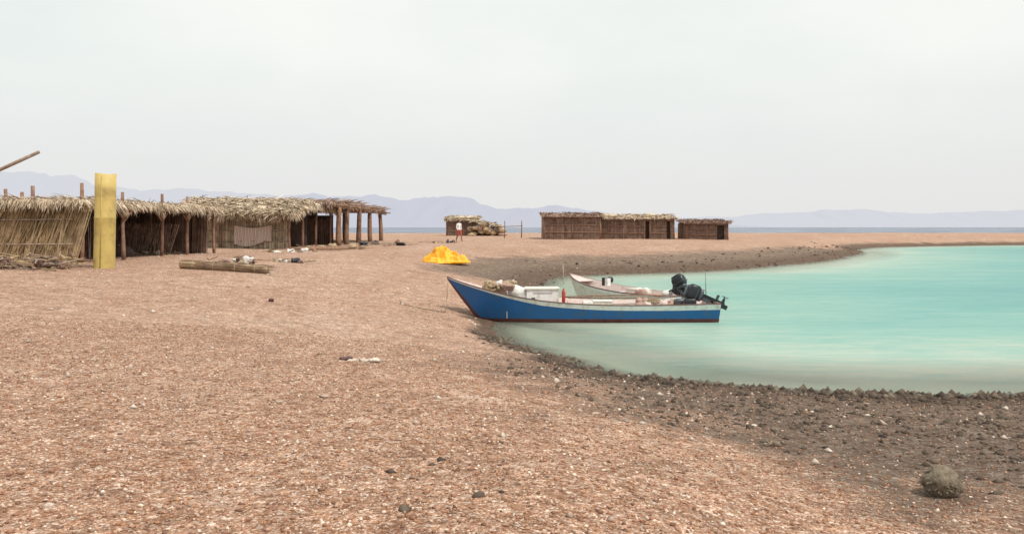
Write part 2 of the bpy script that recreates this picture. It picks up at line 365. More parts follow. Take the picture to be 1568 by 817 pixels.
k=(d>-.3)&(w*.8+.3*wob(xs,ys,.9)>rng.uniform(.25,1.1,n));xs,ys,d=xs[k],ys[k],d[k]
scatter('shore_rocks',xs,ys,(.007+.045*rng.uniform(0,1,len(xs))**6)*np.where(d<.7,1.9,1),M_dkrock,.7,.08)
n=9000
xs=rng.uniform(0,40,n);ys=rng.uniform(36,100,n);d=sdf(xs,ys);k=(d>-.4)&(d<5.*rng.uniform(0,1,n));xs,ys=xs[k],ys[k]
scatter('shore_rocks',xs,ys,.03+.13*rng.uniform(0,1,len(xs))**4,M_dkrock)
mb=MB();x,y=3.15,6.5
mb.sup((x,y,g(x,y)+.09),(.26,.25,.23),M_algae,.95,None,30,44,.15,11,2)
gb_=g(x,y)
for i in range(700):
    a=R(0,6.28);p=R(-.4,1.5);c=Vector((x+.125*math.cos(a)*math.cos(p),y+.12*math.sin(a)*math.cos(p),gb_+.09+.105*math.sin(p)))
    mb.blade(c,c+(c-Vector((x,y,gb_+.09)))*R(.05,.16)+Vector((R(-.03,.03),R(-.03,.03),-.01)),.010,M_algae)
mb.build('algae_boulder')
# ------------------------------------------------------------------ boats
def boat(name,L,beam,gz,bowx,foot,cols,origin,heading,zoff,stripe,motor_kw,cargo):
    """local +x runs bow->stern"""
    E=empty(name)
    T=Matrix.Translation(Vector((origin[0],origin[1],zoff)))@Matrix.Rotation(heading,4,'Z')
    side,strp,bott,inner=cols
    xs=[0,.06,.15,.3,.5,.7,.9,1.2,1.6,2.,2.5,3.,3.6,4.2,4.8,5.4,6.,6.6,7.15];xs=[a*L/7.15 for a in xs]
    gx=[p[0] for p in gz];gv=[p[1] for p in gz]
    def sm(t): t=max(0,min(1,t));return t*t*(3-2*t)
    secs=[]
    zb=gv[0]
    for x in xs:
        gzv=float(np.interp(x,gx,gv));w=beam/2*(1-math.exp(-(x/1.25)**.95))*(1-.06*sm((x-L*.6)/(L*.4)))
        zk=-.10 if x>=foot else -.10+(zb+.10)*(1-x/foot)**1.15*.97
        w=max(w,.012);cw=w*(.25+.5*sm(x/3.));zc=min(zk+.03+.05*sm(x/2),gzv-.03)
        st=np.interp(x,[0,1,2.5,L],[.02,.035,stripe*.75,stripe])
        P=[(0,zk),(cw,zc)]
        f=min(.10,(gzv-zc)*.25);P.append((cw+(w-cw)*.28*(f/.1+.001)*.6,zc+f))
        zs=max(gzv-st,zc+f+.01);tt=(zs-zc)/(gzv-zc)
        P.append((cw+(w-cw)*tt**.75,zs));P.append((w,gzv));P.append((w+.015,gzv+.005));P.append((w+.015,gzv+.03));P.append((max(w-.05,0.002),gzv+.03))
        fz=min(max(zk+.14,.0+.02),gzv-.02)
        P.append((max(cw*.96-.05,0.001),fz));P.append((0,fz));secs.append(P)
    mats=[bott,bott,side,strp,M_rim,M_rim,M_rim,inner,inner]
    mb=MB();mb.M=T
    for sgn in (1,-1):
        for i in range(len(xs)-1):
            A,B=secs[i],secs[i+1]
            for k in range(len(A)-1):
                q=[(xs[i],sgn*A[k][0],A[k][1]),(xs[i+1],sgn*B[k][0],B[k][1]),(xs[i+1],sgn*B[k+1][0],B[k+1][1]),(xs[i],sgn*A[k+1][0],A[k+1][1])]
                mb.add(q,[(0,1,2,3)] if sgn<0 else [(3,2,1,0)],mats[k],False)
    P=secs[-1];o=[(L,p[0],p[1]) for p in P[:5]]+[(L,-p[0],p[1]) for p in reversed(P[1:5])]
    mb.add(o,[tuple(range(len(o)))],strp)
    o2=[(L-.05,a[1]*.97,a[2]) for a in o];mb.add(o2,[tuple(range(len(o2)))],inner)
    a=P[4];mb.box((L-.025,0,a[1]+.012),(.09,2*a[0],.03),M_rim)
    hull=mb.build('hull',E)
    import bmesh
    bm=bmesh.new();bm.from_mesh(hull.data);bmesh.ops.remove_doubles(bm,verts=bm.verts,dist=.0008)
    for f in bm.faces:f.smooth=True
    for e in bm.edges:
        if len(e.link_faces)==2 and e.calc_face_angle(0)>.6: e.smooth=False
    bm.to_mesh(hull.data);bm.free()
    mb=MB();mb.M=T
    def gz_(x): return float(np.interp(x,gx,gv))
    def hw(x): return beam/2*(1-math.exp(-(x/1.25)**.95))
    dk=[x for x in xs if x<=1.3*L/7.15]
    vs=[];fs=[]
    for x in dk: vs+= [(x,-hw(x)+.02,gz_(x)-.01),(x,hw(x)-.02,gz_(x)-.01)]
    for i in range(len(dk)-1): fs.append((2*i,2*i+2,2*i+3,2*i+1))
    mb.add(vs,fs,inner)
    for x in cargo['thwarts']: mb.box((x,0,gz_(x)-.12),(.24,hw(x)*1.8,.04),inner)
    for i in range(9):
        x=1.6+i*(L-2)/9
        for sg in (-1,1): mb.cyl((x,sg*(hw(x)-.07),gz_(x)-.01),(x,sg*hw(x)*.62,.08),.02,.02,inner,5)
    mb.build('deck_and_thwarts',E)
    mb=MB();mb.M=T;cargo['fn'](mb,gz_,hw);mb.build('cargo',E)
    for (mx,my,mz,tilt,yaw,s) in motor_kw:
        mb=MB();mb.M=T@Matrix.Translation((mx,my,mz))@Matrix.Rotation(yaw,4,'Z')@Matrix.Rotation(tilt,4,'Y')@Matrix.Scale(s,4)
        mb.sup((.12,0,.42),(.52,.36,.42),M_black,.55,None,12,20)
        mb.sup((.10,0,.62),(.40,.28,.12),M_black,.6,None,8,18)
        mb.box((.12,0,.36),(.50,.372,.018),M_greym)
        mb.sup((.12,0,.20),(.40,.28,.14),M_greym,.5,None,8,16)
        mb.box((.13,0,-.10),(.17,.11,.55),M_black)
        mb.box((.05,0,-.02),(.10,.24,.28),M_greym)
        mb.box((.20,0,-.36),(.34,.20,.02),M_black)
        mb.box((.15,0,-.50),(.14,.05,.30),M_black)
        mb.sup((.17,0,-.58),(.42,.10,.10),M_black,.9,None,8,12)
        mb.box((.10,0,-.70),(.14,.02,.16),M_black)
        for k in range(3):
            an=k*2.094;mb.sup((.39,.07*math.cos(an),-.58+.07*math.sin(an)),(.03,.10,.12),M_greym,.9,Matrix.Rotation(an,3,'X'),6,8)
        mb.cyl((.0,.0,.24),(-.42,0,.30),.022,.018,M_black,8);mb.cyl((-.30,0,.283),(-.44,0,.302),.03,.03,M_black,8)
        mb.build('outboard_motor',E)
    return E,T
def cargo1(mb,gz,hw):
    mb.box((2.55,.15,.60),(.85,.72,.44),M_white)
    mb.box((2.55,.15,.835),(.92,.78,.03),M_cream)
    mb.box((2.55,-.213,.72),(.5,.012,.012),M_rim);mb.box((2.30,-.213,.58),(.10,.015,.05),M_greym)
    mb.sup((1.95,.15,.70),(.6,.8,.34),M_cloth,.6,Matrix.Rotation(.3,3,'Y'),12,20,.2,4,3)
    mb.sup((1.5,.1,.88),(.5,.5,.22),M_cloth,.7,Matrix.Rotation(.2,3,'Y'),12,20,.3,5,8)
    mb.sup((3.1,-.32,.62),(.09,.22,.40),M_red,.45);mb.cyl((3.1,-.38,.84),(3.1,-.26,.84),.02,.02,M_red,6)
    for i in range(12): mb.sup((.95+R(0,.8),R(-.2,.4),.88+R(-.03,.08)-i*.004),(R(.2,.42),R(.22,.4),R(.12,.22)),M_net if i%3 else M_pink,.9,Matrix.Rotation(R(0,3),3,'Z'),12,18,.45,9,i)
    for i in range(5): mb.sup((1.1+i*.17,.0+R(-.1,.3),.99+R(-.03,.03)),(.10,.08,.08),M_net if i%2 else M_cloth,.9)
    for i in range(9): mb.sup((4.9+R(0,1.25),R(-.45,.45),.36+R(0,.08)),(R(.25,.5),R(.2,.45),R(.15,.28)),M_pink if i%2 else M_inner,.9,Matrix.Rotation(R(0,3),3,'Z'),12,18,.45,8,i+20)
    mb.box((4.2,.25,.34),(.5,.36,.26),M_cream);mb.box((4.2,.25,.48),(.53,.39,.025),M_white)
    mb.sup((3.75,-.2,.40),(.3,.26,.24),M_cloth,.4);mb.cyl((3.3,.5,.55),(6.3,.55,.56),.025,.018,M_grey,7,.03,4)
    mb.cyl((3.2,.62,.55),(6.0,.68,.58),.02,.02,M_wood,7,.03,4)
    for k in range(3):
        for i in range(14):
            a=i*.449;b_=(i+1)*.449;r=.2-k*.03;mb.cyl((5.5+r*math.cos(a),-.3+r*math.sin(a),.50+k*.03),(5.5+r*math.cos(b_),-.3+r*math.sin(b_),.50+k*.03),.018,.018,M_rope,5)
    mb.sup((6.45,-.35,.46),(.34,.24,.26),M_black,.4);mb.sup((6.3,.2,.44),(.3,.3,.2),M_greym,.5)
    mb.cyl((7.0,.1,.4),(6.98,.12,1.25),.012,.006,M_greym,6)
gz1=[(0,1.13),(.3,1.03),(.6,.94),(1.0,.83),(1.5,.71),(2.0,.62),(2.6,.53),(3.2,.48),(4,.44),(5,.43),(6,.44),(7.15,.47)]
B1,T1=boat('fishing_boat',7.15,1.85,gz1,0,.95,(M_blue,M_white,M_redb,M_inner),(-1.74,23.75),math.radians(1.2),.02,.14,
   [(6.85,-.25,.50,math.radians(-66),.1,.85)],dict(thwarts=[3.5,4.7,6.0],fn=cargo1))
def cargo2(mb,gz,hw):
    mb.box((1.75,.1,.74),(.16,.16,.26),M_black);mb.box((1.98,.0,.74),(.12,.14,.24),M_white);mb.sup((1.86,.2,.80),(.2,.2,.2),M_black,.7)
    mb.box((3.3,.1,.5),(.6,.5,.2),M_cream)
    for i in range(7): mb.sup((3.0+R(0,1.5),R(-.3,.3),.45+R(0,.1)),(R(.2,.45),R(.2,.4),R(.12,.25)),M_pink if i%2 else M_cloth,.9,None,10,14,.35,6,i+40)
gz2=[(0,.92),(.5,.80),(1,.70),(1.6,.62),(2.4,.55),(3.4,.50),(5.6,.50)]
hd=math.atan2(25.7-30,4.95-1.9)
B2,T2=boat('fishing_boat.001',5.25,1.6,gz2,0,.8,(M_cream,M_white,M_cream,M_inner),(1.92,30.),hd,.0,.10,
   [(5.2,.0,.58,math.radians(-30),.25,.8),(5.0,.45,.5,math.radians(-75),.5,.7)],dict(thwarts=[2.4,3.9],fn=cargo2))
mb=MB()
p=[Vector((-1.70,23.6,1.05)),Vector((-1.72,23.4,.6)),Vector((-1.74,23.2,g(-1.74,23.2)+.02)),Vector((-2.3,22.9,g(-2.3,22.9)+.02)),Vector((-2.9,23.3,g(-2.9,23.3)+.02))]
for a,b_ in zip(p[:-1],p[1:]): mb.cyl(a,b_,.013,.013,M_rope,6)
mb.cyl((-2.9,23.3,g(-2.9,23.3)-.1),(-2.93,23.3,g(-2.9,23.3)+.12),.03,.025,M_grey,7)
mb.build('mooring_rope')
mb=MB();mb.cyl((2.35,40.5,-.5),(2.33,40.5,.75),.03,.02,M_grey,7,.02,3);mb.build('mooring_stake')
# ------------------------------------------------------------------ reed buildings
def reeds(mb,p0,p1,z0,z1,n,mat,r=.018,lean=0,jit=.05,out=.03):
    p0=Vector(p0);p1=Vector(p1);al=(p1-p0);L=al.length;al/=L;nn=Vector((al.y,-al.x,0))
    for i in range(n):
        t=R(0,L);o=nn*R(-out,out);k=R(-jit,jit)*2
        a=p0+al*t+o;b_=a+al*(lean+k)
        zz=z1(t/L) if callable(z1) else z1
        mb.cyl((a.x,a.y,z0+R(-.05,.03)),(b_.x,b_.y,zz+R(-.12,.06)),R(.6,1.2)*r,R(.4,.9)*r,mat,3)
def thatch(mb,A,B,C,Dd,n,ln,w,mat,down=None,lift=.06):
    A,B,C,Dd=map(Vector,(A,B,C,Dd))
    for i in range(n):
        s,t=R(0,1),R(0,1);p=(A*(1-s)+B*s)*(1-t)+(Dd*(1-s)+C*s)*t
        dr=(A-Dd).normalized() if down is None else Vector(down)
        dr=(dr+Vector((R(-.7,.7),R(-.7,.7),R(-.12,.12)))).normalized()
        q=p+Vector((0,0,R(0,lift)));e=q+dr*ln*R(.5,1.2)+Vector((0,0,R(0,lift)));mb.blade(q,e,w*R(.6,1.4),mat,R(0,.05))
def fringe(mb,A,B,n,ln,w,mat,out):
    A,B=Vector(A),Vector(B);out=Vector(out)
    for i in range(n):
        t=R(0,1);cl=.65+.5*abs(noise.noise(Vector((t*(B-A).length*1.3,A.x,A.y))))*2
        p=A+(B-A)*t+Vector((R(-.1,.1),R(-.1,.1),R(-.02,.12)))
        e=p+out*R(.1,.5)*ln+Vector((R(-.25,.25)*ln,R(-.25,.25)*ln,-ln*cl*R(.3,1.15)));mb.blade(p,e,w*R(.6,1.4),mat,R(0,.06)*ln)
def post(mb,x,y,zt,r=.07,mat=None,lean=.06):
    mat=mat or M_wood;z=g(x,y)
    mb.cyl((x,y,z-.2),(x+R(-lean,lean),y+R(-lean,lean),zt),r,r*.8,mat,9,.03,4)
def slab(mb,A,B,C,Dd,th,mat):
    A,B,C,Dd=map(Vector,(A,B,C,Dd));o=Vector((0,0,-th))
    mb.add([A,B,C,Dd,A+o,B+o,C+o,Dd+o],[(0,1,2,3),(7,6,5,4),(0,4,5,1),(1,5,6,2),(2,6,7,3),(3,7,4,0)],mat)
E=empty('reed_shelter');zt=3.25
mb=MB()
gz0=1.22
reeds(mb,(-22,29,0),(-14.3,29,0),gz0,zt+.02,1500,M_reed,.02,.45,.10,.06)
reeds(mb,(-22,28.95,0),(-14.75,28.95,0),gz0,zt-.1,300,M_reed,.028,.65,.28,.09)
mb.box((-18.4,29.12,2.2),(7.2,.03,2.1),M_reedd)  # solid panel added behind the reeds to block light through the gaps
for z in (1.9,2.7): mb.cyl((-22,28.9,z),(-14.3,28.88,z+.05),.022,.02,M_grey,7,.03,6)
mb.build('front_reed_wall',E)
mb=MB();mb.box((-19.5,35.6,2.2),(.06,13,2.2),M_dark);mb.box((-17.0,42.2,2.2),(5,.06,2.2),M_dark)  # dark sheets stand in for shade inside the shelter
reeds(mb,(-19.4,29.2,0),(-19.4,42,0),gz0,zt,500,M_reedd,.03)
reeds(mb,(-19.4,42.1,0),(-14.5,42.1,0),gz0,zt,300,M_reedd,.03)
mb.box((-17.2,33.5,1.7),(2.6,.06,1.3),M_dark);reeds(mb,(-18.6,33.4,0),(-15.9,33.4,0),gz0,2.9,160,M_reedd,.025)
reeds(mb,(-17.8,38.4,0),(-14.8,38.4,0),gz0,2.6,170,M_reedd,.025,.2,.2)
for i in range(9): mb.sup((R(-18,-15),R(31,41),gz0+.2),(R(.5,1.1),R(.4,.9),R(.4,.9)),random.choice([M_net,M_redb,M_pat,M_dark,M_dark]),.8,None,8,12,.25,3,i)
mb.build('back_walls',E)
mb=MB()
slab(mb,(-22,28.8,zt+.02),(-14.0,28.8,zt+.0),(-13.9,42.3,zt+.06),(-22,42.3,zt+.1),.07,M_reedd)
for y in (29.3,32,35,37.7,40.8): mb.cyl((-20,y,zt-.12),(-13.75,y+.1,zt-.13),.055,.045,M_wood,8,.04,5)
mb.cyl((-14.15,28.7,zt-.06),(-14.15,42.4,zt-.02),.06,.05,M_wood,8,.05,7)
thatch(mb,(-22,28.7,zt+.05),(-13.9,28.7,zt+.05),(-13.9,42.3,zt+.1),(-22,42.3,zt+.12),3800,.8,.03,M_thatch,None,.14)
fringe(mb,(-22,28.75,zt+.06),(-13.9,28.75,zt+.04),1500,.36,.025,M_thatch,(0,-1,0))
fringe(mb,(-13.95,28.7,zt+.06),(-13.9,42.3,zt+.1),1200,.42,.03,M_thatch,(1,0,0))
mb.build('thatch_roof',E)
mb=MB()
for x,y,t in ((-14.2,29.25,3.95),(-13.95,31.9,3.75),(-14.3,36.2,3.85),(-14.35,39.2,3.3),(-14.1,42,3.25),(-16.6,29.2,3.75),(-15.7,29.2,3.85),(-18.2,33,3.8)): post(mb,x,y,t,.075)
for i,(x,y) in enumerate(((-13.95,31.9),(-14.3,36.2),(-14.35,39.2))):
    mb.cyl((x,y-.0,2.75),(x,y-.7,3.15),.04,.035,M_wood,7);mb.cyl((x,y,2.7),(x+.02,y+.7,3.15),.04,.035,M_wood,7)
    mb.sup((x,y,3.0),(.30,.30,.34),M_rope,.9,None,8,10,.3,5,i)
mb.build('posts',E)
E=empty('thatched_hut')
mb=MB();gb=1.27
mb.box((-15.4,50.1,2.1),(5.6,.04,1.9),M_reed)  # backing added behind the wall reeds so no light shows through
reeds(mb,(-18.3,50,0),(-12.6,50,0),gb,3.05,900,M_thatch,.022,.02,.05,.05)
for z in (1.7,2.3,2.85): mb.cyl((-18.3,49.9,z),(-12.6,49.9,z+.03),.03,.03,M_grey,6,.03,6)
vs=[];fs=[];nx,nz=20,12
for i in range(nx+1):
    for j in range(nz+1):
        s=i/nx;t=j/nz;x=-15.6+2.1*s;sag=.25*math.sin(math.pi*s);z=2.6-sag*(1-t)*.6-(1.05+.15*math.sin(s*5))*t;y=49.82-.06*math.sin(s*19+t*2)*(.3+t)
        vs.append((x,y,z))
for i in range(nx):
    for j in range(nz): a=i*(nz+1)+j;fs.append((a,a+nz+1,a+nz+2,a+1))
mb.add(vs,fs,M_pat,True)
mb.build('front_wall',E)
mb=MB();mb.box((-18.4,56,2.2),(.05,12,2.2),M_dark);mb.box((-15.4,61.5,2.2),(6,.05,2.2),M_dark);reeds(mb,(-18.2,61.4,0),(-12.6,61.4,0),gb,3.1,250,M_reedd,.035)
mb.box((-14.2,55.3,2.2),(2.8,.05,1.9),M_dark);mb.build('back_walls',E)  # dark sheet painted for the shaded opening of the hut
mb=MB()
slab(mb,(-18.9,49.2,3.15),(-12.1,49.2,3.1),(-12.2,53,3.85),(-18.9,53,4.0),.1,M_reedd)
slab(mb,(-18.9,53,4.0),(-12.2,53,3.85),(-12.2,62,3.6),(-18.9,62,3.6),.1,M_reedd)
thatch(mb,(-18.9,49.0,3.2),(-12.1,49.0,3.15),(-12.2,53,3.95),(-18.9,53,4.1),3800,1.0,.05,M_thatch,None,.22)
thatch(mb,(-18.9,53,4.05),(-12.2,53,3.9),(-12.2,62,3.65),(-18.9,62,3.65),900,1.0,.05,M_thatch,(0,1,0),.25)
for i in range(9): mb.sup((-18.3+i*.7+R(-.3,.3),50.5+R(-1,1.8),3.48+R(-.1,.1)),(R(1,1.8),R(.8,1.4),R(.25,.4)),M_thatch,.9,None,8,14,.4,2,i)
fringe(mb,(-18.9,49.15,3.2),(-12.1,49.15,3.15),1000,.5,.04,M_thatch,(0,-1,0))
fringe(mb,(-12.1,49.15,3.2),(-12.15,53,3.9),400,.6,.045,M_thatch,(1,0,0));fringe(mb,(-12.15,53,3.9),(-12.15,62,3.65),500,.6,.045,M_thatch,(1,0,0))
mb.build('thatch_roof',E)
mb=MB()
for x,y,t in ((-12.55,50,3.1),(-12.5,53,3.7),(-12.5,56.5,3.7),(-12.5,61,3.6),(-18.3,49.9,4.2),(-16.4,49.85,3.2)): post(mb,x,y,t,.09)
mb.cyl((-12.5,49.5,3.05),(-12.5,53,3.72),.06,.06,M_wood,7);mb.cyl((-12.5,53,3.72),(-12.5,62,3.5),.06,.06,M_wood,7)
mb.build('posts',E)
E=empty('open_post_shelter')
mb=MB()
for x,y in ((-11.25,57.5),(-11.3,60.5),(-11.25,65),(-11.2,70),(-11.15,75.5),(-14.2,63),(-14.0,69),(-14.2,75),(-16,60)): post(mb,x,y,3.85,.19 if x>-12 else .12,M_wood,.12)
mb.build('posts',E)
mb=MB()
slab(mb,(-17,55.5,4.05),(-11.2,56,3.98),(-10.9,76.5,3.78),(-17,76.5,3.8),.10,M_reedd)
for i in range(12):
    y=56+i*1.85;mb.cyl((-17,y,3.9),(-10.6+R(-.2,.3),y+R(-.3,.3),3.86-.015*i),.06,.05,M_wood,7,.05,4)
mb.cyl((-11.25,55.5,3.86),(-11.1,77,3.64),.1,.08,M_wood,8,.06,5)
thatch(mb,(-17,55.5,4.1),(-11.0,56,4.02),(-10.9,76.5,3.82),(-17,76.5,3.85),900,1.,.07,M_reedd,(1,0,0),.2)
fringe(mb,(-11.2,55.5,4.0),(-10.9,76.5,3.78),260,.45,.06,M_reedd,(1,0,0));fringe(mb,(-17,55.4,4.08),(-11.1,55.5,4.0),300,.5,.06,M_reedd,(0,-1,0))
mb.build('roof',E)
mb=MB();mb.box((-16.9,66,2.3),(.05,20,2.4),M_dark);reeds(mb,(-16.8,56,0),(-16.8,76,0),1.25,3.8,300,M_reedd,.05);mb.box((-14.2,62.2,2.2),(2.2,.05,2),M_dark);mb.build('back_wall',E)  # dark sheets carry the shade under the roof as colour
def hut(name,x0,x1,y,dep,h,wallm,roofm,doors=(),slope=0,n=700,rag=1.,tops=()):
    E=empty(name);gg=min(g(x0,y),g(x1,y))
    mb=MB();zt=gg+h
    segs=[];cur=x0
    for a,b_ in sorted(doors): segs.append((cur,a));cur=b_
    segs.append((cur,x1))
    for a,b_ in segs:
        if b_-a<.05: continue
        mb.box(((a+b_)/2,y+.08,gg+h/2),(b_-a,.05,h),M_reedd)  # panel added behind the reeds as a light block
        reeds(mb,(a,y,0),(b_,y,0),gg-.1,zt,int(n*(b_-a)/(x1-x0)),wallm,.045,0,.04,.06)
        for z in (.3,.62): mb.cyl((a,y-.09,gg+h*z),(b_,y-.09,gg+h*z),.05,.04,M_wood,6,.03,3)
    for a,b_ in doors: mb.box(((a+b_)/2,y+.5,gg+h*.45),(b_-a+.3,.04,h*.95),M_dark);mb.box(((a+b_)/2,y+.02,zt-.12),(b_-a,.12,.24),M_wood)  # dark panel behind each door paints the shade indoors
    for x in (x0,x1):
        mb.box((x,y+dep/2+.1,gg+h/2),(.05,dep-.2,h),M_reedd);reeds(mb,(x+(.06 if x==x1 else -.06),y+.1,0),(x+(.06 if x==x1 else -.06),y+dep,0),gg-.1,zt,150,wallm,.05)
    mb.box(((x0+x1)/2,y+dep,gg+h/2),(x1-x0,.06,h),M_reedd);mb.build('walls',E)
    mb=MB()
    k=max(2,int((x1-x0)/2.2))
    for i in range(k+1): x=x0+(x1-x0)*i/k;mb.cyl((x,y-.07,gg-.2),(x+R(-.05,.05),y-.07,zt+R(0,.2)),.075,.06,M_wood,7)
    mb.build('posts',E)
    mb=MB();A=(x0-.3,y-.35,zt+.03);B=(x1+.3,y-.35,zt+.03);C=(x1+.3,y+dep+.3,zt+.05+slope);D_=(x0-.3,y+dep+.3,zt+.05+slope)
    slab(mb,A,B,C,D_,.12,M_reedd);thatch(mb,A,B,C,D_,int(1100*rag),.9,.08,roofm,None,.15*rag);fringe(mb,A,B,int(350*rag),.35*rag,.07,roofm,(0,-1,0))
    for t in tops:
        mb.sup((t,y+dep*.4,zt+.15+slope*.4),(1.5,1.1,.45),roofm,.8,None,8,14,.35,2,int(t*3)%17)
    mb.build('roof',E);return E
hut('reed_hut',3.1,8.45,85,5,2.2,M_reedd,M_reedd,(),.35,650,.45)
hut('reed_hut.001',8.65,15.7,86,5,2.0,M_reedd,M_thatch,[(12.9,13.35),(15.0,15.4)],.4,600,.6,(9.6,13.6))
hut('reed_hut.002',17.3,21.4,88,4,1.68,M_reedd,M_reedd,[(20.3,21.1)],.3,420,.5)
hut('stone_and_thatch_hut',-8.6,-4.6,117,5,2.1,M_reedd,M_thatch,[],.4,260,1.1,(-7.,-5.5))
mb=MB()
x0,y0=-2.8,116;z0=g(x0,y0)
for i in range(60):
    mb.sup((x0+R(-2.6,1.6),y0+R(-.8,1.2),z0+R(.1,1.3)*(1)),(R(.5,1.2),R(.5,1),R(.3,.7)),random.choice([M_reed,M_rock,M_pink,M_reed]),.85,Matrix.Rotation(R(0,3),3,'Z'),7,10,.3,3,i)
thatch(mb,(x0-2.5,y0-1,z0+1.8),(x0+1.2,y0-1,z0+1.0),(x0+1,y0+1.5,z0+1.3),(x0-2.5,y0+1.5,z0+2.1),300,1.2,.1,M_thatch,None,.3)
mb.build('thatch_and_stone_heap')
mb=MB()
for x in (-.78,.95): mb.cyl((x,90,g(x,90)-.2),(x+R(-.06,.06),90,g(x,90)+1.75),.055,.05,M_wood,7)
mb.cyl((-1.3,90,g(0,90)+1.15),(1.1,90,g(0,90)+1.25),.035,.035,M_wood,7);mb.build('pole_frame')
# ------------------------------------------------------------------ yellow pipe
E=empty('yellow_pipe');mb=MB();x,y=-12.42,27.;z=g(x,y);r=.305;nn=40;hz=[-.15,.0,.9,1.5,1.53,1.56,2.3,2.86];rr=[1.02,1.02,1,1,1.035,.99,.985,.99]
vs=[];fs=[]
for k,(h,q) in enumerate(zip(hz,rr)):
    for i in range(nn):
        a=6.2832*i/nn;w=r*q*(1+(.014*math.sin(a*3+h)));vs.append((x+w*math.cos(a)+.02*h,y+w*math.sin(a),z+h+(.02*math.sin(a*2) if k==7 else 0)))
for i in range(nn):
    a=6.2832*i/nn;vs.append((x+.057+r*.92*math.cos(a),y+r*.92*math.sin(a),z+2.86+.02*math.sin(a*2)))
for i in range(nn):
    a=6.2832*i/nn;vs.append((x+.046+r*.92*math.cos(a),y+r*.92*math.sin(a),z+2.3))
for k in range(9):
    for i in range(nn): j=(i+1)%nn;fs.append((k*nn+i,k*nn+j,(k+1)*nn+j,(k+1)*nn+i))
fs.append(tuple(range(9*nn,10*nn)));mb.add(vs,fs,M_yel,True);mb.build('tube',E)
mb=MB();mb.cyl((x+.02,y-r*1.02,z),(x+.08,y-r*1.0,z+2.8),.016,.014,M_yel,6)
mb.build('seam',E)
mb=MB();z=g(-15,22)
mb.cyl((-15,22,z-.2),(-15.02,22,3.2),.09,.07,M_wood,9,.03,4);mb.cyl((-15.6,22,2.63),(-11.73,22,4.36),.055,.04,M_grey,8,.02,6);mb.sup((-15,22,2.92),(.25,.25,.2),M_rope,.8)
mb.build('leaning_wooden_spar')
# ------------------------------------------------------------------ low crumpled tarp / deflated raft bundle
x0,y0=-3.15,42.;gt=g(x0,y0);nx,ny=110,70;vs=[];fs=[]
for i in range(nx+1):
    for j in range(ny+1):
        a=i/nx*2-1;b_=j/ny*2-1
        edge=1+.22*noise.noise(Vector((a*3,b_*3,4.)))
        x=x0+a*1.12*edge;y=y0+b_*.75*edge
        rr_=math.sqrt(a*a+b_*b_);m_=max(0,1-rr_**3)
        hgt=(.42*math.exp(-((a+.42)**2/.10+(b_-.1)**2/.35))+.36*math.exp(-((a+.05)**2/.06+(b_-.1)**2/.4))+.30*math.exp(-((a-.45)**2/.20+b_*b_/.4))+.14)*m_**.35
        p=Vector((a*3.4+b_*.8,b_*2.6,1.3));rid=1-abs(noise.noise(p))*2.6;rid2=1-abs(noise.noise(p*2.3+Vector((5,1,2))))*2.4
        hgt=hgt*(.72+.42*rid)+(.10*rid+.06*rid2)*min(1,m_*2.5)
        vs.append((x,y,gt+.01+max(-.03,hgt)*.9-(.10 if rr_>1.2 else 0)))
for i in range(nx):
    for j in range(ny):
        a=(i+.5)/nx*2-1;b_=(j+.5)/ny*2-1
        if a*a+b_*b_>1.12: continue
        k=i*(ny+1)+j;fs.append((k,k+ny+1,k+ny+2,k+1))
mb=MB();mb.add(vs,fs,M_org,True);mb.cyl((x0-.95,y0-.62,gt+.06),(x0+1.05,y0-.70,gt+.05),.09,.07,M_org,10,.06,8);mb.build('orange_tarp_heap')
# ------------------------------------------------------------------ rolled mat
mb=MB()
a=Vector((-10.3,27.6,g(-10.3,27.6)+.13));b_=Vector((-7.45,27.0,g(-7.45,27)+.12))
mb.cyl(a,b_,.13,.12,M_reed,12,.02,8)
dv=(b_-a).normalized();uu=dv.orthogonal().normalized();ww=dv.cross(uu)
for i in range(420):
    an=R(0,6.28);t=R(-.03,.9);rr_=R(.12,.15);p=a+(b_-a)*t+uu*rr_*math.cos(an)+ww*rr_*math.sin(an);q=p+dv*R(.3,.7)+uu*R(-.02,.02)+ww*R(-.02,.02);mb.cyl(p,q,.009,.006,random.choice([M_reed,M_reedd]),3)
for t in (.15,.4,.65,.88):
    c=a+(b_-a)*t
    for i in range(12):
        a1,a2_=i*.5236,(i+1)*.5236;mb.cyl(c+(uu*math.cos(a1)+ww*math.sin(a1))*.155,c+(uu*math.cos(a2_)+ww*math.sin(a2_))*.155,.014,.014,M_rope,5)
mb.build('rolled_reed_mat')
# ------------------------------------------------------------------ debris piles
def pile(name,cx,cy,sx,sy,h,items,nst=20,L=1.):
    mb=MB();z=g(cx,cy)
    for i in range(items[0]):
        mb.sup((cx+R(-sx,sx)*.8,cy+R(-sy,sy),z+R(0,h*.6)),(R(.15,.5)*L,R(.15,.4)*L,R(.1,.3)*L),random.choice(items[1]),R(.5,.95),Matrix.Rotation(R(0,3),3,'Z')@Matrix.Rotation(R(-.4,.4),3,'X'),12,16,.4,6,i)
    for i in range(nst):
        p=Vector((cx+R(-sx,sx),cy+R(-sy,sy),z+R(.01,h)));an=R(0,6.28);l=R(.3,.9)*L;mb.cyl(p,p+Vector((math.cos(an)*l,math.sin(an)*l*.7,R(-.1,.15))),R(.01,.03),.012,random.choice([M_grey,M_wood,M_reed]),5)
    mb.build(name)
pile('scrap_pile',-14.6,26.2,1.6,.6,.38,(18,[M_grey,M_rock,M_reedd,M_black,M_rim]),150,1)
pile('plastic_sheet_pile',-9.9,31.5,.8,.4,.25,(10,[M_cloth,M_cloth,M_reed,M_rim]),14,1.)
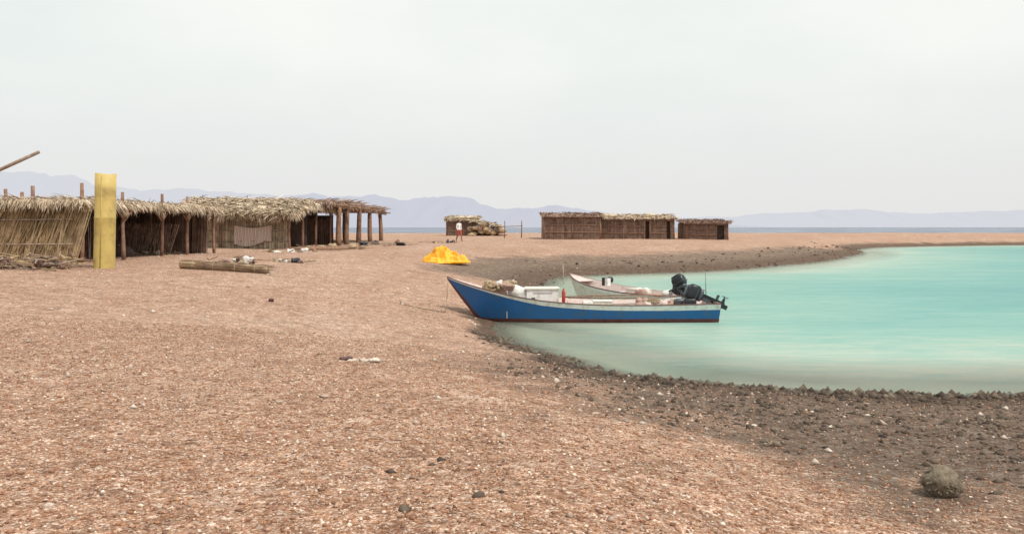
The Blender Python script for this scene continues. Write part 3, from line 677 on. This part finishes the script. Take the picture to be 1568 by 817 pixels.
pile('net_pile',-8.3,34,.9,.4,.15,(10,[M_black,M_net,M_cloth,M_grey,M_rim]),14,.8)
pile('net_pile',-15.5,38,1.,.6,.2,(7,[M_net,M_pat,M_dark]),20,1)
pile('driftwood_pile',-10.0,50.,1.9,.9,.18,(6,[M_wood,M_reedd,M_net,M_redb]),46,1.6)
pile('driftwood_pile',-8.5,58,2.0,1.2,.14,(5,[M_wood,M_reedd,M_black]),30,1.6)
pile('driftwood_pile',-5.2,63,1.4,.8,.1,(4,[M_rim,M_black,M_wood]),16,1.2)
pile('driftwood_pile',-10.8,44,1.6,.8,.12,(5,[M_redb,M_cloth,M_net]),16,1.)
mb=MB()
for i in range(7): mb.cyl((-11.8+R(-.1,.2),47+i*.35,g(-11,47)+.12),(-8.9+R(-.2,.2),47.3+i*.35,g(-9,47)+.12),.06,.05,M_wood,7,.03,3)
mb.build('log_stack')
mb=MB();x,y=-2.15,12.3
for i in range(7): mb.sup((x+R(-.14,.36),y+R(-.06,.08),g(x,y)+.01),(R(.08,.24),R(.06,.14),R(.03,.06)),M_coral,.8,Matrix.Rotation(R(0,3),3,'Z'),10,14,.4,12,i)
mb.sup((x-.16,y,g(x,y)+.03),(.16,.09,.07),M_rim,.8,None,10,14,.5,12,3);mb.cyl((x,y,g(x,y)+.02),(x+.45,y-.04,g(x,y)+.02),.012,.008,M_coral,5,.02,4)
mb.build('washed_up_debris')
mb=MB();x,y=-5.6,20.6;mb.sup((x,y,g(x,y)+.03),(.12,.10,.09),M_redb,.8,None,10,14,.4,12,3);mb.build('reddish_scrap')  # small reddish-brown scrap lying on the beach
# ------------------------------------------------------------------ person
def skin(name,pts,edges,rad,mats_fn,parent,root=0,sub=2):
    me=bpy.data.meshes.new(name);me.from_pydata(pts,edges,[]);o=bpy.data.objects.new(name,me);scene.collection.objects.link(o);o.parent=parent
    md=o.modifiers.new('skin','SKIN');md.use_smooth_shade=True
    for i,r in enumerate(rad):
        sv=me.skin_vertices[0].data[i];sv.radius=(r[0],r[1]) if isinstance(r,tuple) else (r,r);sv.use_root=(i==root)
    s=o.modifiers.new('sub','SUBSURF');s.levels=sub;s.render_levels=sub
    me.materials.append(mats_fn);return o
mc,nt,b=newmat('clothed_person_mat')
tc=nt.nodes.new('ShaderNodeTexCoord');sx=nt.nodes.new('ShaderNodeSeparateXYZ');nt.links.new(tc.outputs['Object'],sx.inputs[0])
rp=ramp(nt,[(0,(.22,.11,.07)),(.24,(.40,.07,.05)),(.48,(.72,.71,.70)),(.75,(.22,.11,.07))],'CONSTANT');nt.links.new(math_n(nt,'MULTIPLY',sx.outputs[2],.5),rp.inputs[0]);nt.links.new(rp.outputs[0],b.inputs['Base Color']);b.inputs['Roughness'].default_value=.9
P=empty('person');px_,py_=-4.3,72.;P.location=(px_,py_,g(px_,py_)-.01);P.rotation_euler=(0,0,math.radians(35))
pts=[(0,0,.93),(0,0,1.08),(0,-.01,1.25),(0,-.01,1.42),(0,-.01,1.50),
 (.10,0,.90),(.11,-.16,.50),(.11,-.22,.09),(.11,-.38,.03),
 (-.10,0,.90),(-.11,.05,.48),(-.11,.27,.14),(-.11,.20,.03),
 (.19,0,1.41),(.25,.09,1.13),(.26,.03,.89),(.26,.01,.82),
 (-.19,0,1.41),(-.25,-.05,1.13),(-.26,-.20,.93),(-.26,-.23,.86)]
ed=[(0,1),(1,2),(2,3),(3,4),(0,5),(5,6),(6,7),(7,8),(0,9),(9,10),(10,11),(11,12),(3,13),(13,14),(14,15),(15,16),(3,17),(17,18),(18,19),(19,20)]
rd=[(.15,.11),(.13,.10),(.15,.11),(.13,.09),.055,.095,.065,.042,.035,.095,.065,.042,.035,.06,.045,.033,.032,.06,.045,.033,.032]
skin('body',pts,ed,rd,mc,P)
for sg,(hx,hy,hz_) in ((1,(.26,.01,.82)),(-1,(-.26,-.23,.86))):
    for f in range(5):
        oy=(-.03+.018*f);l=[.055,.075,.08,.075,.06][f]
        if f==0: q=[(hx,hy-.01,hz_),(hx-sg*.01,hy-.045,hz_-.03),(hx-sg*.015,hy-.05,hz_-.06)]
        else: q=[(hx,hy+oy-.01,hz_-.02),(hx-sg*.005,hy+oy-.015,hz_-.04-l*.5),(hx-sg*.02,hy+oy-.015,hz_-.04-l)]
        skin('finger',q,[(0,1),(1,2)],[.010,.009,.007],M_skin,P,0,1)
mb=MB();mb.sup((0,-.02,1.625),(.155,.19,.235),M_skin,.95,None,14,18);mb.sup((0,.005,1.66),(.168,.195,.20),M_hair,.95,None,12,16)
mb.sup((0,-.118,1.61),(.03,.04,.05),M_skin,.9,None,6,8);mb.sup((0,-.105,1.565),(.055,.02,.016),M_red,.9,None,6,8)
for sg in (-1,1): mb.sup((sg*.032,-.105,1.635),(.026,.014,.014),M_hair,.9,None,6,8);mb.sup((sg*.08,0,1.62),(.02,.045,.06),M_skin,.9,None,6,8)
mb.cyl((0,0,1.46),(0,-.01,1.56),.055,.05,M_skin,10)
mb.build('head',P)
# ------------------------------------------------------------------ light, sky, camera
el=math.radians(58);az=math.radians(132)
S=Vector((math.sin(az)*math.cos(el),math.cos(az)*math.cos(el),math.sin(el)))
sl=bpy.data.lights.new('sun','SUN');sl.energy=3.3;sl.angle=math.radians(2.);sl.color=(1,.95,.87)
so=bpy.data.objects.new('sun',sl);scene.collection.objects.link(so);so.rotation_euler=S.to_track_quat('Z','Y').to_euler();so.location=(0,0,60)
w=bpy.data.worlds.new('World');scene.world=w;w.use_nodes=True;nt=w.node_tree;bg=nt.nodes['Background']
sk=nt.nodes.new('ShaderNodeTexSky');sk.sky_type='NISHITA';sk.sun_disc=False;sk.sun_elevation=el;sk.sun_rotation=az;sk.dust_density=6;sk.air_density=1.;sk.ozone_density=1
tc=nt.nodes.new('ShaderNodeTexCoord');mp=nt.nodes.new('ShaderNodeMapping');mp.inputs['Scale'].default_value=(1,1,2.2);nt.links.new(tc.outputs['Generated'],mp.inputs['Vector'])
cn=noise_n(nt,1.8,mp.outputs[0],6,.52)
cl=ramp(nt,[(.3,(8.1,8.8,8.75)),(.5,(9.3,9.75,9.4)),(.7,(10.4,10.5,9.95))]);nt.links.new(cn.outputs[0],cl.inputs[0])
sz_=nt.nodes.new('ShaderNodeSeparateXYZ');nt.links.new(tc.outputs['Generated'],sz_.inputs[0])
hz=ramp(nt,[(0,(1,1,1)),(.18,(0,0,0))]);nt.links.new(sz_.outputs[2],hz.inputs[0])
c=mixc(nt,hz.outputs[0],cl.outputs[0],(9.0,8.9,8.9))
c=mixc(nt,.12,c,sk.outputs[0]);nt.links.new(c,bg.inputs['Color']);bg.inputs['Strength'].default_value=.1
cam=bpy.data.cameras.new('camera');co=bpy.data.objects.new('camera',cam);scene.collection.objects.link(co)
co.location=(0,0,2.5);co.rotation_euler=(math.radians(90),0,0);cam.sensor_width=36;cam.lens=31.18;cam.shift_y=-.039;cam.clip_end=30000;cam.clip_start=.05
scene.camera=co
scene.view_settings.view_transform='Standard';scene.view_settings.look='None';scene.view_settings.exposure=0
